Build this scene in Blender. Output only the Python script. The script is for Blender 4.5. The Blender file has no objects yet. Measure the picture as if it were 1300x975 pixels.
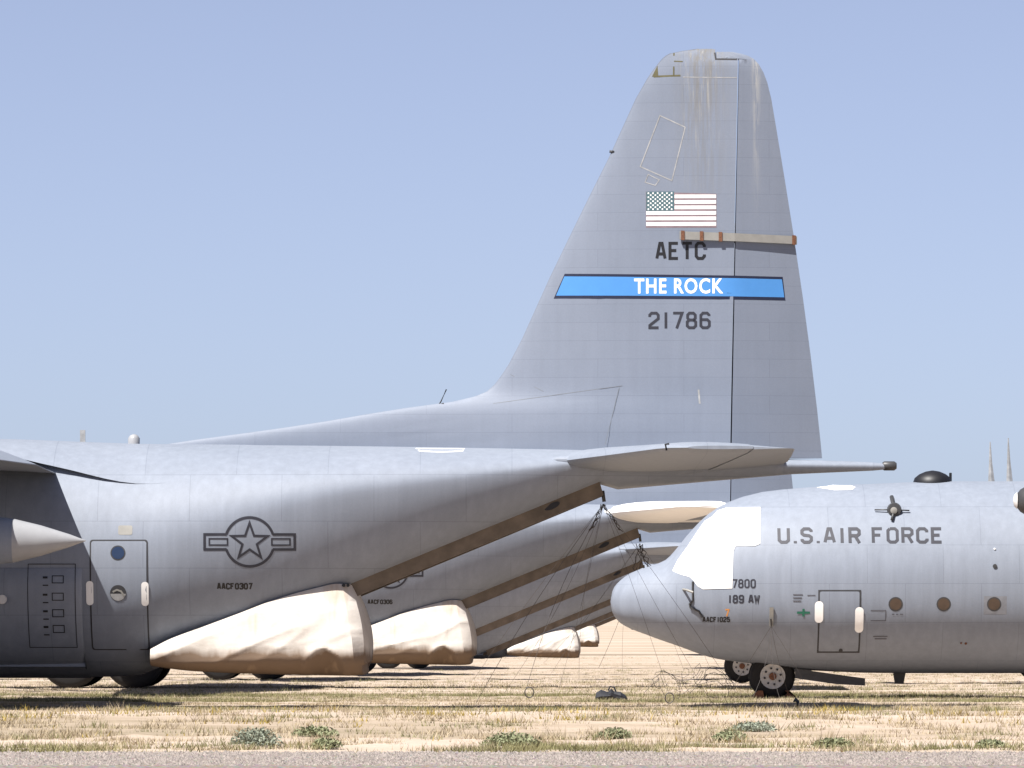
import bpy, bmesh, math, random
import numpy as np
from mathutils import Vector, noise
random.seed(7); rng = np.random.default_rng(7)
R = math.radians
# ------------------------------------------------------------------ camera
H = 1.35            # eye height
F = 7875.0          # focal length in photo pixels (1300 wide)
HZ = 797.0          # horizon row in the photo
sc = bpy.context.scene
C = sc.collection
cam_d = bpy.data.cameras.new('camera'); cam = bpy.data.objects.new('camera', cam_d); C.objects.link(cam)
cam.location = (0, 0, H); cam.rotation_euler = (R(90), 0, 0)
cam_d.sensor_width = 36; cam_d.lens = F/1300*36
cam_d.shift_y = (HZ-487.5)/1300
cam_d.clip_start = 1; cam_d.clip_end = 30000
sc.camera = cam
# ------------------------------------------------------------------ light
SUN = Vector((0.44, 0.44, -1.0)).normalized()      # direction the light travels
w = bpy.data.worlds.new('World'); sc.world = w; w.use_nodes = True
nt = w.node_tree; bgn = nt.nodes['Background']
sky = nt.nodes.new('ShaderNodeTexSky'); sky.sky_type = 'NISHITA'; sky.sun_disc = False
sky.sun_elevation = math.asin(-SUN.z)
sky.sun_rotation = math.atan2(-SUN.x, -SUN.y)
sky.altitude = 2000; sky.air_density = 0.7; sky.dust_density = 3.0; sky.ozone_density = 6.0
hs = nt.nodes.new('ShaderNodeHueSaturation'); hs.inputs['Saturation'].default_value = 0.65
nt.links.new(sky.outputs[0], hs.inputs['Color'])
tint = nt.nodes.new('ShaderNodeMix'); tint.data_type = 'RGBA'; tint.blend_type = 'MULTIPLY'; tint.inputs[0].default_value = 1
tint.inputs[7].default_value = (0.97, 0.935, 1.0, 1)
nt.links.new(hs.outputs[0], tint.inputs[6])
nt.links.new(tint.outputs[2], bgn.inputs[0]); bgn.inputs[1].default_value = 0.061
sl = bpy.data.lights.new('sun', 'SUN'); sun = bpy.data.objects.new('sun', sl); C.objects.link(sun)
sl.energy = 5.0; sl.angle = R(0.53); sl.color = (1.0, 0.965, 0.915)
sun.rotation_euler = SUN.to_track_quat('-Z', 'Y').to_euler()
sun.location = (-20, 40, 60)
sc.view_settings.view_transform = 'Standard'; sc.view_settings.look = 'None'
sc.view_settings.gamma = 1; sc.view_settings.use_curve_mapping = False
sc.view_settings.exposure = 1.1
# ------------------------------------------------------------------ materials
class NT:
    def __init__(s, name, rough=.6, metal=0., spec=.4):
        s.m = bpy.data.materials.new(name); s.m.use_nodes = True
        s.t = s.m.node_tree; s.b = s.t.nodes['Principled BSDF']
        s.b.inputs['Roughness'].default_value = rough; s.b.inputs['Metallic'].default_value = metal
        s.b.inputs['Specular IOR Level'].default_value = spec
    def n(s, typ, **kw):
        x = s.t.nodes.new(typ)
        for k, v in kw.items(): setattr(x, k, v)
        return x
    def l(s, a, b): s.t.links.new(a, b)
    def coord(s, scale=(1, 1, 1), kind='Object'):
        tc = s.n('ShaderNodeTexCoord'); mp = s.n('ShaderNodeMapping'); mp.inputs['Scale'].default_value = scale
        s.l(tc.outputs[kind], mp.inputs[0]); return mp.outputs[0]
    def noise(s, scale, detail=4, vec=None, rough=.55):
        x = s.n('ShaderNodeTexNoise'); x.inputs['Scale'].default_value = scale
        x.inputs['Detail'].default_value = detail; x.inputs['Roughness'].default_value = rough
        if vec is not None: s.l(vec, x.inputs['Vector'])
        return x.outputs['Fac']
    def ramp(s, fac, stops):
        r = s.n('ShaderNodeValToRGB'); e = r.color_ramp.elements
        while len(e) < len(stops): e.new(.5)
        for i, (p, c) in enumerate(stops):
            e[i].position = p; e[i].color = (*c, 1) if len(c) == 3 else c
        s.l(fac, r.inputs[0]); return r.outputs[0]
    def mix(s, fac, a, b, mode='MIX'):
        m = s.n('ShaderNodeMix', data_type='RGBA', blend_type=mode)
        for sock, v in ((m.inputs[0], fac), (m.inputs[6], a), (m.inputs[7], b)):
            if isinstance(v, (int, float)): sock.default_value = v
            elif isinstance(v, tuple): sock.default_value = (*v, 1)
            else: s.l(v, sock)
        return m.outputs[2]
    def math(s, op, a, b=None, c=None):
        m = s.n('ShaderNodeMath', operation=op)
        for i, v in enumerate((a, b, c)):
            if v is None: continue
            if isinstance(v, (int, float)): m.inputs[i].default_value = v
            else: s.l(v, m.inputs[i])
        return m.outputs[0]
    def bump(s, h, strength=.2, dist=.02):
        b = s.n('ShaderNodeBump'); b.inputs['Strength'].default_value = strength; b.inputs['Distance'].default_value = dist
        s.l(h, b.inputs['Height']); s.l(b.outputs[0], s.b.inputs['Normal'])
    def col(s, c):
        if isinstance(c, tuple): s.b.inputs['Base Color'].default_value = (*c, 1)
        else: s.l(c, s.b.inputs['Base Color'])

def simple(name, c, rough=.6, metal=0., var=.15, scale=6, spec=.4):
    m = NT(name, rough, metal, spec)
    f = m.noise(scale, 5, m.coord())
    m.col(m.ramp(f, [(.3, tuple(x*(1-var) for x in c)), (.7, tuple(min(1, x*(1+var)) for x in c))]))
    return m.m

def paint(name, base, fin=False):
    m = NT(name, .55, 0, .3)
    streak = m.noise(1.0, 6, m.coord((7.0, 7.0, .22)), .6)
    blot = m.noise(1.3, 5, m.coord((.5, .5, .7)), .6)
    fine = m.noise(38, 3, m.coord())
    c = m.ramp(streak, [(.3, tuple(x*(.93 if not fin else .97) for x in base)), (.5, base), (.74, tuple(x*(1.10 if not fin else 1.03) for x in base))])
    bl = m.ramp(blot, [(.3, (.95, .955, .96)), (.7, (1.03, 1.025, 1.02))])
    c = m.mix(1.0, c, bl, 'MULTIPLY')
    fi = m.ramp(fine, [(.35, (.975, .975, .975)), (.65, (1.02, 1.02, 1.02))])
    c = m.mix(1.0, c, fi, 'MULTIPLY')
    # riveted skin seams, faint
    tc = m.n('ShaderNodeTexCoord'); sx = m.n('ShaderNodeSeparateXYZ'); m.l(tc.outputs['Object'], sx.inputs[0])
    cb = m.n('ShaderNodeCombineXYZ'); m.l(sx.outputs[0], cb.inputs[0]); m.l(sx.outputs[2], cb.inputs[1])
    br = m.n('ShaderNodeTexBrick'); m.l(cb.outputs[0], br.inputs['Vector'])
    br.inputs['Scale'].default_value = 1.0; br.inputs['Brick Width'].default_value = 1.53 if not fin else 2.9
    br.inputs['Row Height'].default_value = .78 if not fin else .31
    br.inputs['Mortar Size'].default_value = .007 if not fin else .004; br.inputs['Mortar Smooth'].default_value = .3
    br.inputs['Color1'].default_value = (1, 1, 1, 1); br.inputs['Color2'].default_value = (.965, .97, .975, 1)
    br.inputs['Mortar'].default_value = (.76, .77, .79, 1); br.offset = .5
    c = m.mix(.8, c, br.outputs['Color'], 'MULTIPLY')
    if fin:
        # bird lime and rust stains running down from the fin cap
        dx = m.math('SUBTRACT', sx.outputs[0], 3.22); dx = m.math('MULTIPLY', dx, dx)
        gx = m.math('POWER', 2.718, m.math('MULTIPLY', dx, -9.0))
        gz = m.n('ShaderNodeMapRange'); gz.inputs[1].default_value = 8.2; gz.inputs[2].default_value = 11.1
        m.l(sx.outputs[2], gz.inputs[0])
        sn = m.noise(1.0, 6, m.coord((16, 16, .6)), .65)
        k = m.math('MULTIPLY', gx, gz.outputs[0])
        k1 = m.math('MULTIPLY', k, m.ramp(sn, [(.42, (0, 0, 0)), (.6, (1, 1, 1))]))
        c = m.mix(m.math('MULTIPLY', k1, .62), c, (0.151, 0.130, 0.090))
        sn2 = m.noise(1.0, 6, m.coord((22, 22, 1.1)), .65)
        k2 = m.math('MULTIPLY', k, m.ramp(sn2, [(.55, (0, 0, 0)), (.68, (1, 1, 1))]))
        c = m.mix(m.math('MULTIPLY', k2, .8), c, (0.302, 0.288, 0.252))
        ex = m.math('SUBTRACT', sx.outputs[0], m.math('ADD', m.math('MULTIPLY', sx.outputs[2], .0), 4.13)); ex = m.math('MULTIPLY', ex, ex)
        ge = m.math('POWER', 2.718, m.math('MULTIPLY', ex, -260.0))
        k3 = m.math('MULTIPLY', ge, m.math('MULTIPLY', gz.outputs[0], m.ramp(sn2, [(.42, (0, 0, 0)), (.55, (1, 1, 1))])))
        c = m.mix(m.math('MULTIPLY', k3, .9), c, (0.331, 0.331, 0.324))
    m.col(c)
    rg = m.n('ShaderNodeMapRange'); rg.inputs[3].default_value = .52; rg.inputs[4].default_value = .64
    m.l(blot, rg.inputs[0]); m.l(rg.outputs[0], m.b.inputs['Roughness'])
    hb = m.math('ADD', m.math('MULTIPLY', blot, 1.0), m.math('MULTIPLY', br.outputs['Fac'], -.10))
    m.bump(hb, .07, .02)
    return m.m

GREY = (0.197, 0.219, 0.262)
M = {}
M['paint'] = paint('weathered_grey_paint', GREY)
M['finpaint'] = paint('fin_grey_paint', (0.172, 0.196, 0.246), True)
M['dark'] = simple('dark_lettering', (.022, .023, .033), .6)
M['black'] = simple('black_paint', (0.009, 0.009, 0.011), .5)
M['seam'] = simple('dark_seam', (0.036, 0.036, 0.040), .8)
M['darkgrey'] = simple('dark_grey_metal', (0.043, 0.043, 0.045), .45)
M['white'] = simple('white_protective_coating', (.83, .82, .80), .55, var=.03, scale=3)
M['whitep'] = simple('white_paint', (0.562, 0.554, 0.547), .5, var=.05)
M['lite'] = simple('pale_chalk_line', (0.288, 0.288, 0.288), .6, var=.25, scale=9)
M['conegrey'] = simple('tank_cone_grey', (0.274, 0.277, 0.288), .4, var=.04)
M['mauve'] = simple('faded_red', (0.194, 0.144, 0.158), .6)
M['canton'] = simple('faded_canton', (0.050, 0.104, 0.122), .6)
M['blue'] = simple('tail_stripe_blue', (.060, .215, .50), .5, var=.03)
M['navy'] = simple('tail_stripe_edge', (0.009, 0.013, 0.036), .5)
M['tyre'] = simple('tyre_rubber', (0.013, 0.012, 0.012), .85)
M['hub'] = simple('wheel_hub_white', (0.446, 0.432, 0.410), .5, var=.1, scale=20)
M['rust'] = simple('rust_brown', (0.144, 0.061, 0.032), .8, var=.4, scale=30)
M['cable'] = simple('tie_down_cable', (0.050, 0.043, 0.040), .6)
M['orange'] = simple('orange_mark', (0.468, 0.202, 0.058), .6)
M['green'] = simple('green_cross', (0.014, 0.115, 0.072), .6)
M['cream'] = simple('cream_beam', (.235, .228, .21), .55, var=.1)
M['bag'] = simple('charcoal_bag', (0.016, 0.017, 0.022), .7, var=.4)
M['tan'] = simple('sill_metal', (.098, .077, .060), .6, var=.35, scale=3)
M['brownwin'] = simple('taped_porthole', (0.072, 0.047, 0.032), .5)
M['interior'] = simple('hold_shadow', (0.072, 0.065, 0.058), .8)
g = NT('tinted_glass', .12, 0, .5); g.col((.02, .035, .075)); M['glass'] = g.m
g = NT('ramp_tarpaulin', .8, 0, .2)
st = g.ramp(g.noise(1.6, 5, g.coord((1, 1, .8))), [(.35, (0.43, 0.39, 0.345)), (.6, (0.55, 0.51, 0.465))])
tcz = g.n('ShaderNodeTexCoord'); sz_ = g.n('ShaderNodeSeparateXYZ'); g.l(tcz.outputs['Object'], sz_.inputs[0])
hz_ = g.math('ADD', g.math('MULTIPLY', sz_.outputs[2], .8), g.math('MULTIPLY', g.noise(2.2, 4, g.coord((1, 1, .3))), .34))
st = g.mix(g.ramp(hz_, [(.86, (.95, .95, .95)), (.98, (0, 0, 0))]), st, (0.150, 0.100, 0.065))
sk = g.ramp(g.noise(1.0, 3, g.coord((3.2, 1, .12))), [(.60, (0, 0, 0)), (.72, (.5, .5, .5))])
st = g.mix(sk, st, (0.360, 0.259, 0.173))
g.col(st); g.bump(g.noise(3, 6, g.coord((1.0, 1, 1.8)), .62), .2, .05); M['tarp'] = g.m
def leafmat(name, a, b, sc_=1.2):
    m = NT(name, .7, 0, .2)
    m.col(m.ramp(m.noise(sc_, 5, m.coord((.6, 1, 1))), [(.35, a), (.68, b)])); return m.m
M['straw'] = leafmat('dry_grass', (0.302, 0.241, 0.155), (0.418, 0.346, 0.241))
M['olive'] = leafmat('olive_grass', (.135, .130, .06), (.25, .225, .11))
M['yellow'] = leafmat('yellow_flower', (0.216, 0.158, 0.036), (0.331, 0.245, 0.058))
M['sage'] = leafmat('grey_green_leaf', (0.173, 0.194, 0.144), (0.274, 0.295, 0.230), 4)
M['leaf'] = leafmat('green_leaf', (.15, .165, .09), (.25, .26, .15), 4)
g = NT('desert_soil', .95, 0, .1)
v = g.coord((.10, .55, 1)); big = g.noise(1.0, 6, v, .62); v2 = g.coord((.5, 1.6, 1)); med = g.noise(1.4, 6, v2, .65); fn = g.noise(14, 4, g.coord((1, 1, 1)))
c = g.ramp(big, [(.3, (.26, .20, .145)), (.46, (.35, .28, .215)), (.62, (.41, .34, .28)), (.75, (.29, .225, .16))])
c = g.mix(.55, c, g.ramp(med, [(.34, (.21, .165, .115)), (.52, (.36, .29, .23)), (.7, (.45, .38, .32))]))
c = g.mix(1.0, c, g.ramp(fn, [(.3, (.8, .8, .8)), (.7, (1.1, 1.1, 1.1))]), 'MULTIPLY')
fb = g.noise(1.0, 7, g.coord((.03, .11, 1)), .68)
c = g.mix(.6, c, g.ramp(fb, [(.36, (.18, .145, .09)), (.48, (.35, .28, .215)), (.60, (.43, .355, .295))]))
g.col(c); g.bump(fn, .6, .03); M['soil'] = g.m
g = NT('gravel', .9, 0, .2)
vo = g.n('ShaderNodeTexVoronoi'); vo.inputs['Scale'].default_value = 22; g.l(g.coord(), vo.inputs['Vector'])
c = g.mix(.5, g.ramp(g.noise(9, 5, g.coord()), [(.35, (0.130, 0.112, 0.099)), (.65, (0.238, 0.207, 0.186))]), vo.outputs['Color'], 'SOFT_LIGHT')
g.col(c); g.bump(vo.outputs['Distance'], .8, .03); M['gravel'] = g.m
M['stone'] = simple('gravel_stone', (0.209, 0.180, 0.162), .85, var=.45, scale=7)
# ------------------------------------------------------------------ helpers
def link(o, parent=None):
    C.objects.link(o)
    if parent is not None: o.parent = parent
    return o
def mesh_obj(name, verts, faces, mat, parent=None, smooth=False, loc=None, autos=None):
    me = bpy.data.meshes.new(name); me.from_pydata([tuple(map(float, q)) for q in verts], [], [tuple(int(i) for i in f) for f in faces]); me.update()
    bm = bmesh.new(); bm.from_mesh(me); bmesh.ops.recalc_face_normals(bm, faces=bm.faces); 
    if autos:
        for e in bm.edges:
            if len(e.link_faces) == 2 and e.calc_face_angle(0) > R(autos): e.smooth = False
    bm.to_mesh(me); bm.free()
    if smooth:
        for p in me.polygons: p.use_smooth = True
    me.materials.append(M[mat] if isinstance(mat, str) else mat)
    o = bpy.data.objects.new(name, me); link(o, parent)
    if loc: o.location = loc
    return o
def tag(o, label, cat, group=None, kind=None):
    if label: o['label'] = label
    if cat: o['category'] = cat
    if group: o['group'] = group
    if kind: o['kind'] = kind
    return o
def empty(name, loc, label, cat, group=None):
    o = bpy.data.objects.new(name, None); link(o); o.location = loc; o.empty_display_size = .3
    return tag(o, label, cat, group)
def loft(rings, cap=True, close=True):
    n = len(rings[0]); V = [p for r in rings for p in r]; Fc = []
    for i in range(len(rings)-1):
        for j in range(n if close else n-1):
            k = (j+1) % n
            Fc.append((i*n+j, i*n+k, (i+1)*n+k, (i+1)*n+j))
    if cap: Fc.append(tuple(range(n))); Fc.append(tuple((len(rings)-1)*n+j for j in range(n)))
    return V, Fc
def tube_geo(pts, r, n=6):
    pts = [Vector(p) for p in pts]; rings = []
    for i, p in enumerate(pts):
        d = (pts[min(i+1, len(pts)-1)]-pts[max(i-1, 0)]).normalized()
        a = d.cross(Vector((0, 0, 1)) if abs(d.z) < .9 else Vector((1, 0, 0))).normalized(); b = d.cross(a)
        rr = r[i] if isinstance(r, (list, tuple)) else r
        rings.append([p+a*(rr*math.cos(2*math.pi*k/n))+b*(rr*math.sin(2*math.pi*k/n)) for k in range(n)])
    return loft(rings)
def tube(name, pts, r, mat, parent=None, n=6, smooth=True):
    V, Fc = tube_geo(pts, r, n); return mesh_obj(name, V, Fc, mat, parent, smooth, autos=50)
def lathe(name, prof, axis, origin, mat, parent=None, n=28, smooth=True, autos=40):
    """prof: (distance along axis, radius)."""
    rings = []
    for d, r in prof:
        ring = []
        for k in range(n):
            a = 2*math.pi*k/n; u, v_ = r*math.cos(a), r*math.sin(a)
            p = {'x': (d, u, v_), 'y': (u, d, v_), 'z': (u, v_, d)}[axis]
            ring.append((p[0]+origin[0], p[1]+origin[1], p[2]+origin[2]))
        rings.append(ring)
    V, Fc = loft(rings); return mesh_obj(name, V, Fc, mat, parent, smooth, autos=autos)
def box(name, x0, x1, y0, y1, z0, z1, mat, parent=None, bev=.01):
    bm = bmesh.new(); bmesh.ops.create_cube(bm, size=1)
    for q in bm.verts: q.co = ((x0+x1)/2+q.co.x*(x1-x0), (y0+y1)/2+q.co.y*(y1-y0), (z0+z1)/2+q.co.z*(z1-z0))
    if bev: bmesh.ops.bevel(bm, geom=bm.edges[:], offset=min(bev, .45*min(x1-x0, y1-y0, z1-z0)), segments=1, affect='EDGES')
    me = bpy.data.meshes.new(name); bm.to_mesh(me); bm.free(); me.materials.append(M[mat])
    return link(bpy.data.objects.new(name, me), parent)
def pchip(xs, ys):
    x = np.array(xs, float); y = np.array(ys, float); h = np.diff(x); d = np.diff(y)/h; m = np.zeros_like(y)
    for i in range(1, len(x)-1):
        if d[i-1]*d[i] > 0:
            w1, w2 = 2*h[i]+h[i-1], h[i]+2*h[i-1]; m[i] = (w1+w2)/(w1/d[i-1]+w2/d[i])
    m[0], m[-1] = d[0], d[-1]
    def f(q):
        q = min(max(q, x[0]), x[-1]); i = min(max(int(np.searchsorted(x, q))-1, 0), len(h)-1)
        t = (q-x[i])/h[i]
        return float((2*t**3-3*t*t+1)*y[i]+(t**3-2*t*t+t)*h[i]*m[i]+(-2*t**3+3*t*t)*y[i+1]+(t**3-t*t)*h[i]*m[i+1])
    return f
# ------------------------------------------------------------------ ground
def terrain(x, y):
    z = np.interp(y, [0, 68, 76, 84, 89, 98, 103, 118, 127, 148, 165, 200, 244, 309, 360, 420, 600, 1000, 2000, 5000, 9000], [0, 0, .05, .15, .15, .02, 0, -.05, -.10, -.08, -.15, -.32, -.5, -.7, -.65, -.5, 0, 1.4, 4.2, 12, 22])
    return z
def tz(x, y): return float(terrain(x, y))
xs = np.concatenate([[-4000, -1500, -500, -150, -60], np.arange(-34, 46, .5), [60, 150, 500, 1500, 4000]])
ys = np.concatenate([[-600, -100, 20, 50], np.arange(60, 150, .4), np.arange(150, 300, 2.), [330, 400, 600, 1000, 2000, 5000, 9000]])
gx, gy = np.meshgrid(xs, ys); bumps = rng.normal(0, .012, gx.shape)
bumps[(gy < 67) | (gy > 300)] = 0
gz = terrain(gx, gy)+bumps
nx, ny = len(xs), len(ys)
gv = np.stack([gx.ravel(), gy.ravel(), gz.ravel()], 1)
gf = [(j*nx+i, j*nx+i+1, (j+1)*nx+i+1, (j+1)*nx+i) for j in range(ny-1) for i in range(nx-1)]
o = mesh_obj('desert_ground', gv, gf, 'soil', smooth=True); tag(o, 'flat pale tan desert soil under the parked planes', None, kind='structure')
rx = np.arange(-40, 41, 1.); n = len(rx)
edge = 66.9+rng.normal(0, .10, n)
rv = [(a, 30, .006) for a in rx]+[(a, 62, .006) for a in rx]+[(a, e, .006) for a, e in zip(rx, edge)]
rf = [(k*n+i, k*n+i+1, (k+1)*n+i+1, (k+1)*n+i) for k in (0, 1) for i in range(n-1)]
o = mesh_obj('gravel_road', rv, rf, 'gravel'); tag(o, 'grey gravel road along the bottom edge', None, kind='structure')
# ------------------------------------------------------------------ the aeroplane
# local frame: x aft (tail to +x), y away from camera, z up from the ground; x = station - 23.5
DA = 105.0; DB = 127.0
def PA(px, py, yo=0.):                      # photo pixel -> local x,z of the nearest plane at depth offset yo
    s = F/(DA+yo); return ((px-650)/s, H+(HZ-py)/s)
BX = (775-650)/(F/DB)+23.5; BZ = -.10
def PB(px, py, yo=0.):
    s = F/(DB+yo); return ((px-650)/s-BX, H+(HZ-py)/s-BZ)
ZT = pchip([0, .04, .13, .5, .87, 1.13, 1.31, 1.61, 1.98, 2.18, 2.55, 3.1, 3.85, 5.2, 7, 17, 24.2, 25, 28.2, 29.6, 29.83],
           [1.98, 2.2, 2.35, 2.61, 2.73, 2.84, 3.02, 3.39, 3.76, 3.9, 4.08, 4.23, 4.31, 4.39, 4.45, 4.45, 4.37, 4.35, 4.20, 4.15, 4.13])
ZB = pchip([0, .03, .13, .24, .73, 1.32, 2.2, 3, 4.06, 5.8, 7, 16.8, 17.3],
           [1.98, 1.8, 1.62, 1.52, 1.31, 1.1, .81, .71, .58, .52, .52, .52, .56])
ZB0 = ZB
def ZB(t): return ZB0(t) if t < 17.3 else float(np.interp(t, [17.3, 18, 24.97, 25.25, 28.2, 29.6, 29.83], [.56, .92, 3.80, 3.70, 3.95, 4.01, 4.03]))
WW = pchip([0, .04, .13, .5, .87, 1.31, 2, 3, 4, 5.2, 17.5, 20, 22, 25, 28.2, 29.83],
           [.02, .3, .46, .8, 1.02, 1.25, 1.58, 1.88, 2.06, 2.15, 2.15, 2.05, 1.8, 1.15, .34, .07])
KM = pchip([0, 5, 7, 17, 21, 25, 29.83], [.5, .46, .47, .50, .64, .62, .5])
def fus_par(x):
    t = x+23.5; zt, zb = ZT(t), ZB(t); k = float(np.interp(t, [16.8, 19, 24.9, 25.6], [0, 1, 1, .8])); w_ = WW(t)
    return zt, zb, zb+KM(t)*(zt-zb), w_, 2.35-.55*k, w_*.60*k
def fus_y(x, z):
    zt, zb, zm, w_, n_, bw = fus_par(x)
    if z >= zm: q = min(1, (z-zm)/(zt-zm)); return -w_*math.sqrt(max(0, 1-q*q))
    q = min(1, (zm-z)/(zm-zb)); return -(bw+(w_-bw)*max(0, 1-q**n_)**(1/n_))
def fus_ring(x, N=40):
    zt, zb, zm, w_, n_, bw = fus_par(x); up = []; lo = []
    for k in range(N+1):
        a = math.pi*k/N; up.append((x, w_*math.cos(a), zm+(zt-zm)*math.sin(a)))
    for k in range(1, N//2+1):
        a = math.pi/2*k/(N//2); e = 2/n_
        lo.append((x, -(bw+(w_-bw)*math.cos(a)**e if k < N//2 else bw), zm-(zm-zb)*math.sin(a)**e))
    return up+lo+[(x, lo[-1][1]/3, zb), (x, -lo[-1][1]/3, zb)]+[(x, -p[1], p[2]) for p in lo[::-1]] if True else None
def flat_patch(polys, name, mat, parent, surf, off=.006, dz=.12, dx=.5, sx=1, far=False):
    """paint marks: polygons in x,z laid on the near skin."""
    bm = bmesh.new()
    for i, pl in enumerate(polys):
        vs = [bm.verts.new((p[0], i*1e-3, p[1])) for p in pl]
        try: bm.faces.new(vs)
        except ValueError: pass
    for f_ in bm.faces: f_.normal_update()
    bmesh.ops.triangulate(bm, faces=bm.faces[:])
    for ax, st_ in ((2, dz), (0, dx)):
        if not st_: continue
        lo = min(v_.co[ax] for v_ in bm.verts); hi = max(v_.co[ax] for v_ in bm.verts)
        q = math.floor(lo/st_)*st_+st_
        while q < hi:
            no = [0, 0, 0]; no[ax] = 1; co = [0, 0, 0]; co[ax] = q
            bmesh.ops.bisect_plane(bm, geom=bm.verts[:]+bm.edges[:]+bm.faces[:], plane_co=co, plane_no=no, dist=1e-5)
            q += st_
    for v_ in bm.verts:
        extra = v_.co.y*.3
        v_.co.y = surf(v_.co.x, v_.co.z)-off*.4-min(extra, .0012)
    for f_ in bm.faces:
        f_.normal_update()
        if f_.normal.y > 0: f_.normal_flip()
        f_.smooth = True
    me = bpy.data.meshes.new(name); bm.to_mesh(me); bm.free(); me.materials.append(M[mat] if isinstance(mat, str) else mat)
    return link(bpy.data.objects.new(name, me), parent)
def strip(pts, wd, closed=False):
    """polyline -> list of quads with mitred joints."""
    P = [np.array(p, float) for p in pts]; n = len(P); L = []
    for i in range(n):
        if closed: a, b = P[i-1], P[(i+1) % n]
        else: a, b = P[max(i-1, 0)], P[min(i+1, n-1)]
        d1 = P[i]-a; d2 = b-P[i]
        if np.linalg.norm(d1) < 1e-9: d1 = d2
        if np.linalg.norm(d2) < 1e-9: d2 = d1
        d1 = d1/np.linalg.norm(d1); d2 = d2/np.linalg.norm(d2)
        n1 = np.array((-d1[1], d1[0])); n2 = np.array((-d2[1], d2[0])); m_ = n1+n2
        k = np.linalg.norm(m_)
        m_ = n1 if k < 1e-6 else m_/k
        s_ = wd/2/max(.35, float(m_ @ n1)); L.append((P[i]+m_*s_, P[i]-m_*s_))
    rg = range(n) if closed else range(n-1)
    return [[tuple(L[i][0]), tuple(L[(i+1) % n][0]), tuple(L[(i+1) % n][1]), tuple(L[i][1])] for i in rg]
GL = {
 'A': [[(0, 0), (.22, 1), (.38, 1), (.6, 0)], [(.09, .3), (.51, .3)]],
 'E': [[(.58, 1), (0, 1), (0, 0), (.58, 0)], [(0, .52), (.46, .52)]],
 'F': [[(.58, 1), (0, 1), (0, -.05)], [(0, .52), (.46, .52)]],
 'T': [[(-.05, 1), (.65, 1)], [(.3, 1), (.3, -.05)]],
 'C': [[(.6, .74), (.6, .85), (.46, 1), (.14, 1), (0, .85), (0, .15), (.14, 0), (.46, 0), (.6, .15), (.6, .26)]],
 'U': [[(0, 1.05), (0, .15), (.14, 0), (.46, 0), (.6, .15), (.6, 1.05)]],
 'S': [[(.6, .76), (.6, .86), (.46, 1), (.14, 1), (0, .86), (0, .65), (.13, .53), (.47, .48), (.6, .36), (.6, .14), (.46, 0), (.14, 0), (0, .14), (0, .24)]],
 'I': [[(.3, -.05), (.3, 1.05)]], '1': [[(.3, -.05), (.3, 1.05)]],
 'R': [[(0, -.05), (0, 1), (.46, 1), (.6, .87), (.6, .62), (.46, .49), (0, .49)], [(.32, .49), (.6, -.05)]],
 'O': [[(.14, 1), (.46, 1), (.6, .85), (.6, .15), (.46, 0), (.14, 0), (0, .15), (0, .85), (.14, 1)]],
 'W': [[(-.04, 1.05), (.12, 0), (.3, .75), (.48, 0), (.64, 1.05)]],
 'H': [[(0, -.05), (0, 1.05)], [(.6, -.05), (.6, 1.05)], [(0, .52), (.6, .52)]],
 'K': [[(0, -.05), (0, 1.05)], [(.58, 1.05), (.04, .46)], [(.2, .62), (.62, -.05)]],
 '2': [[(0, .74), (0, .87), (.13, 1), (.47, 1), (.6, .87), (.6, .62), (.0, .16), (0, 0), (.62, 0)]],
 '3': [[(0, .8), (.0, .87), (.13, 1), (.47, 1), (.6, .87), (.6, .65), (.47, .53), (.2, .53)], [(.47, .53), (.6, .4), (.6, .13), (.46, 0), (.14, 0), (0, .13), (0, .22)]],
 '5': [[(.58, 1), (.02, 1), (.02, .57), (.46, .6), (.6, .46), (.6, .14), (.46, 0), (.14, 0), (0, .14), (0, .22)]],
 '6': [[(.58, .8), (.58, .87), (.45, 1), (.15, 1), (0, .85), (0, .13), (.14, 0), (.46, 0), (.6, .13), (.6, .42), (.46, .55), (0, .55)]],
 '7': [[(-.03, 1), (.6, 1), (.22, -.05)]],
 '8': [[(.15, .53), (.03, .65), (.03, .87), (.16, 1), (.44, 1), (.57, .87), (.57, .65), (.45, .53), (.15, .53), (0, .4), (0, .13), (.14, 0), (.46, 0), (.6, .13), (.6, .4), (.45, .53)]],
 '0': [[(.14, 1), (.46, 1), (.6, .85), (.6, .15), (.46, 0), (.14, 0), (0, .15), (0, .85), (.14, 1)]],
 '+': [[(.3, 0), (.3, .9)], [(-.12, .45), (.72, .45)]],
}
GL['9'] = [[(.6-a, 1-b) for a, b in GL['6'][0]]]
GL['.'] = [[(.0, -.07), (.0, .09)]]
def text_polys(s, x0, x1, z0, z1, wd):
    """fit the words into the box x0..x1, z0..z1 (outer edges); one list of polygons per letter."""
    h = z1-z0-wd; cells = []; cx = 0
    for ch in s:
        if ch == ' ': cx += .55; continue
        wch = {'I': .3, '1': .36, '.': .16}.get(ch, .6); sh = {'I': -.15, '1': -.12, '.': .08}.get(ch, 0)
        cells.append((ch, cx+sh)); cx += wch+.36
    tot = cx-.36; kx = (x1-x0-wd)/tot; out = []
    for ch, q in cells:
        one = []
        for pl in GL[ch]: one += strip([(x0+wd/2+(q+a)*kx, z0+wd/2+b*h) for a, b in pl], wd)
        out.append(one)
    return out
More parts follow.
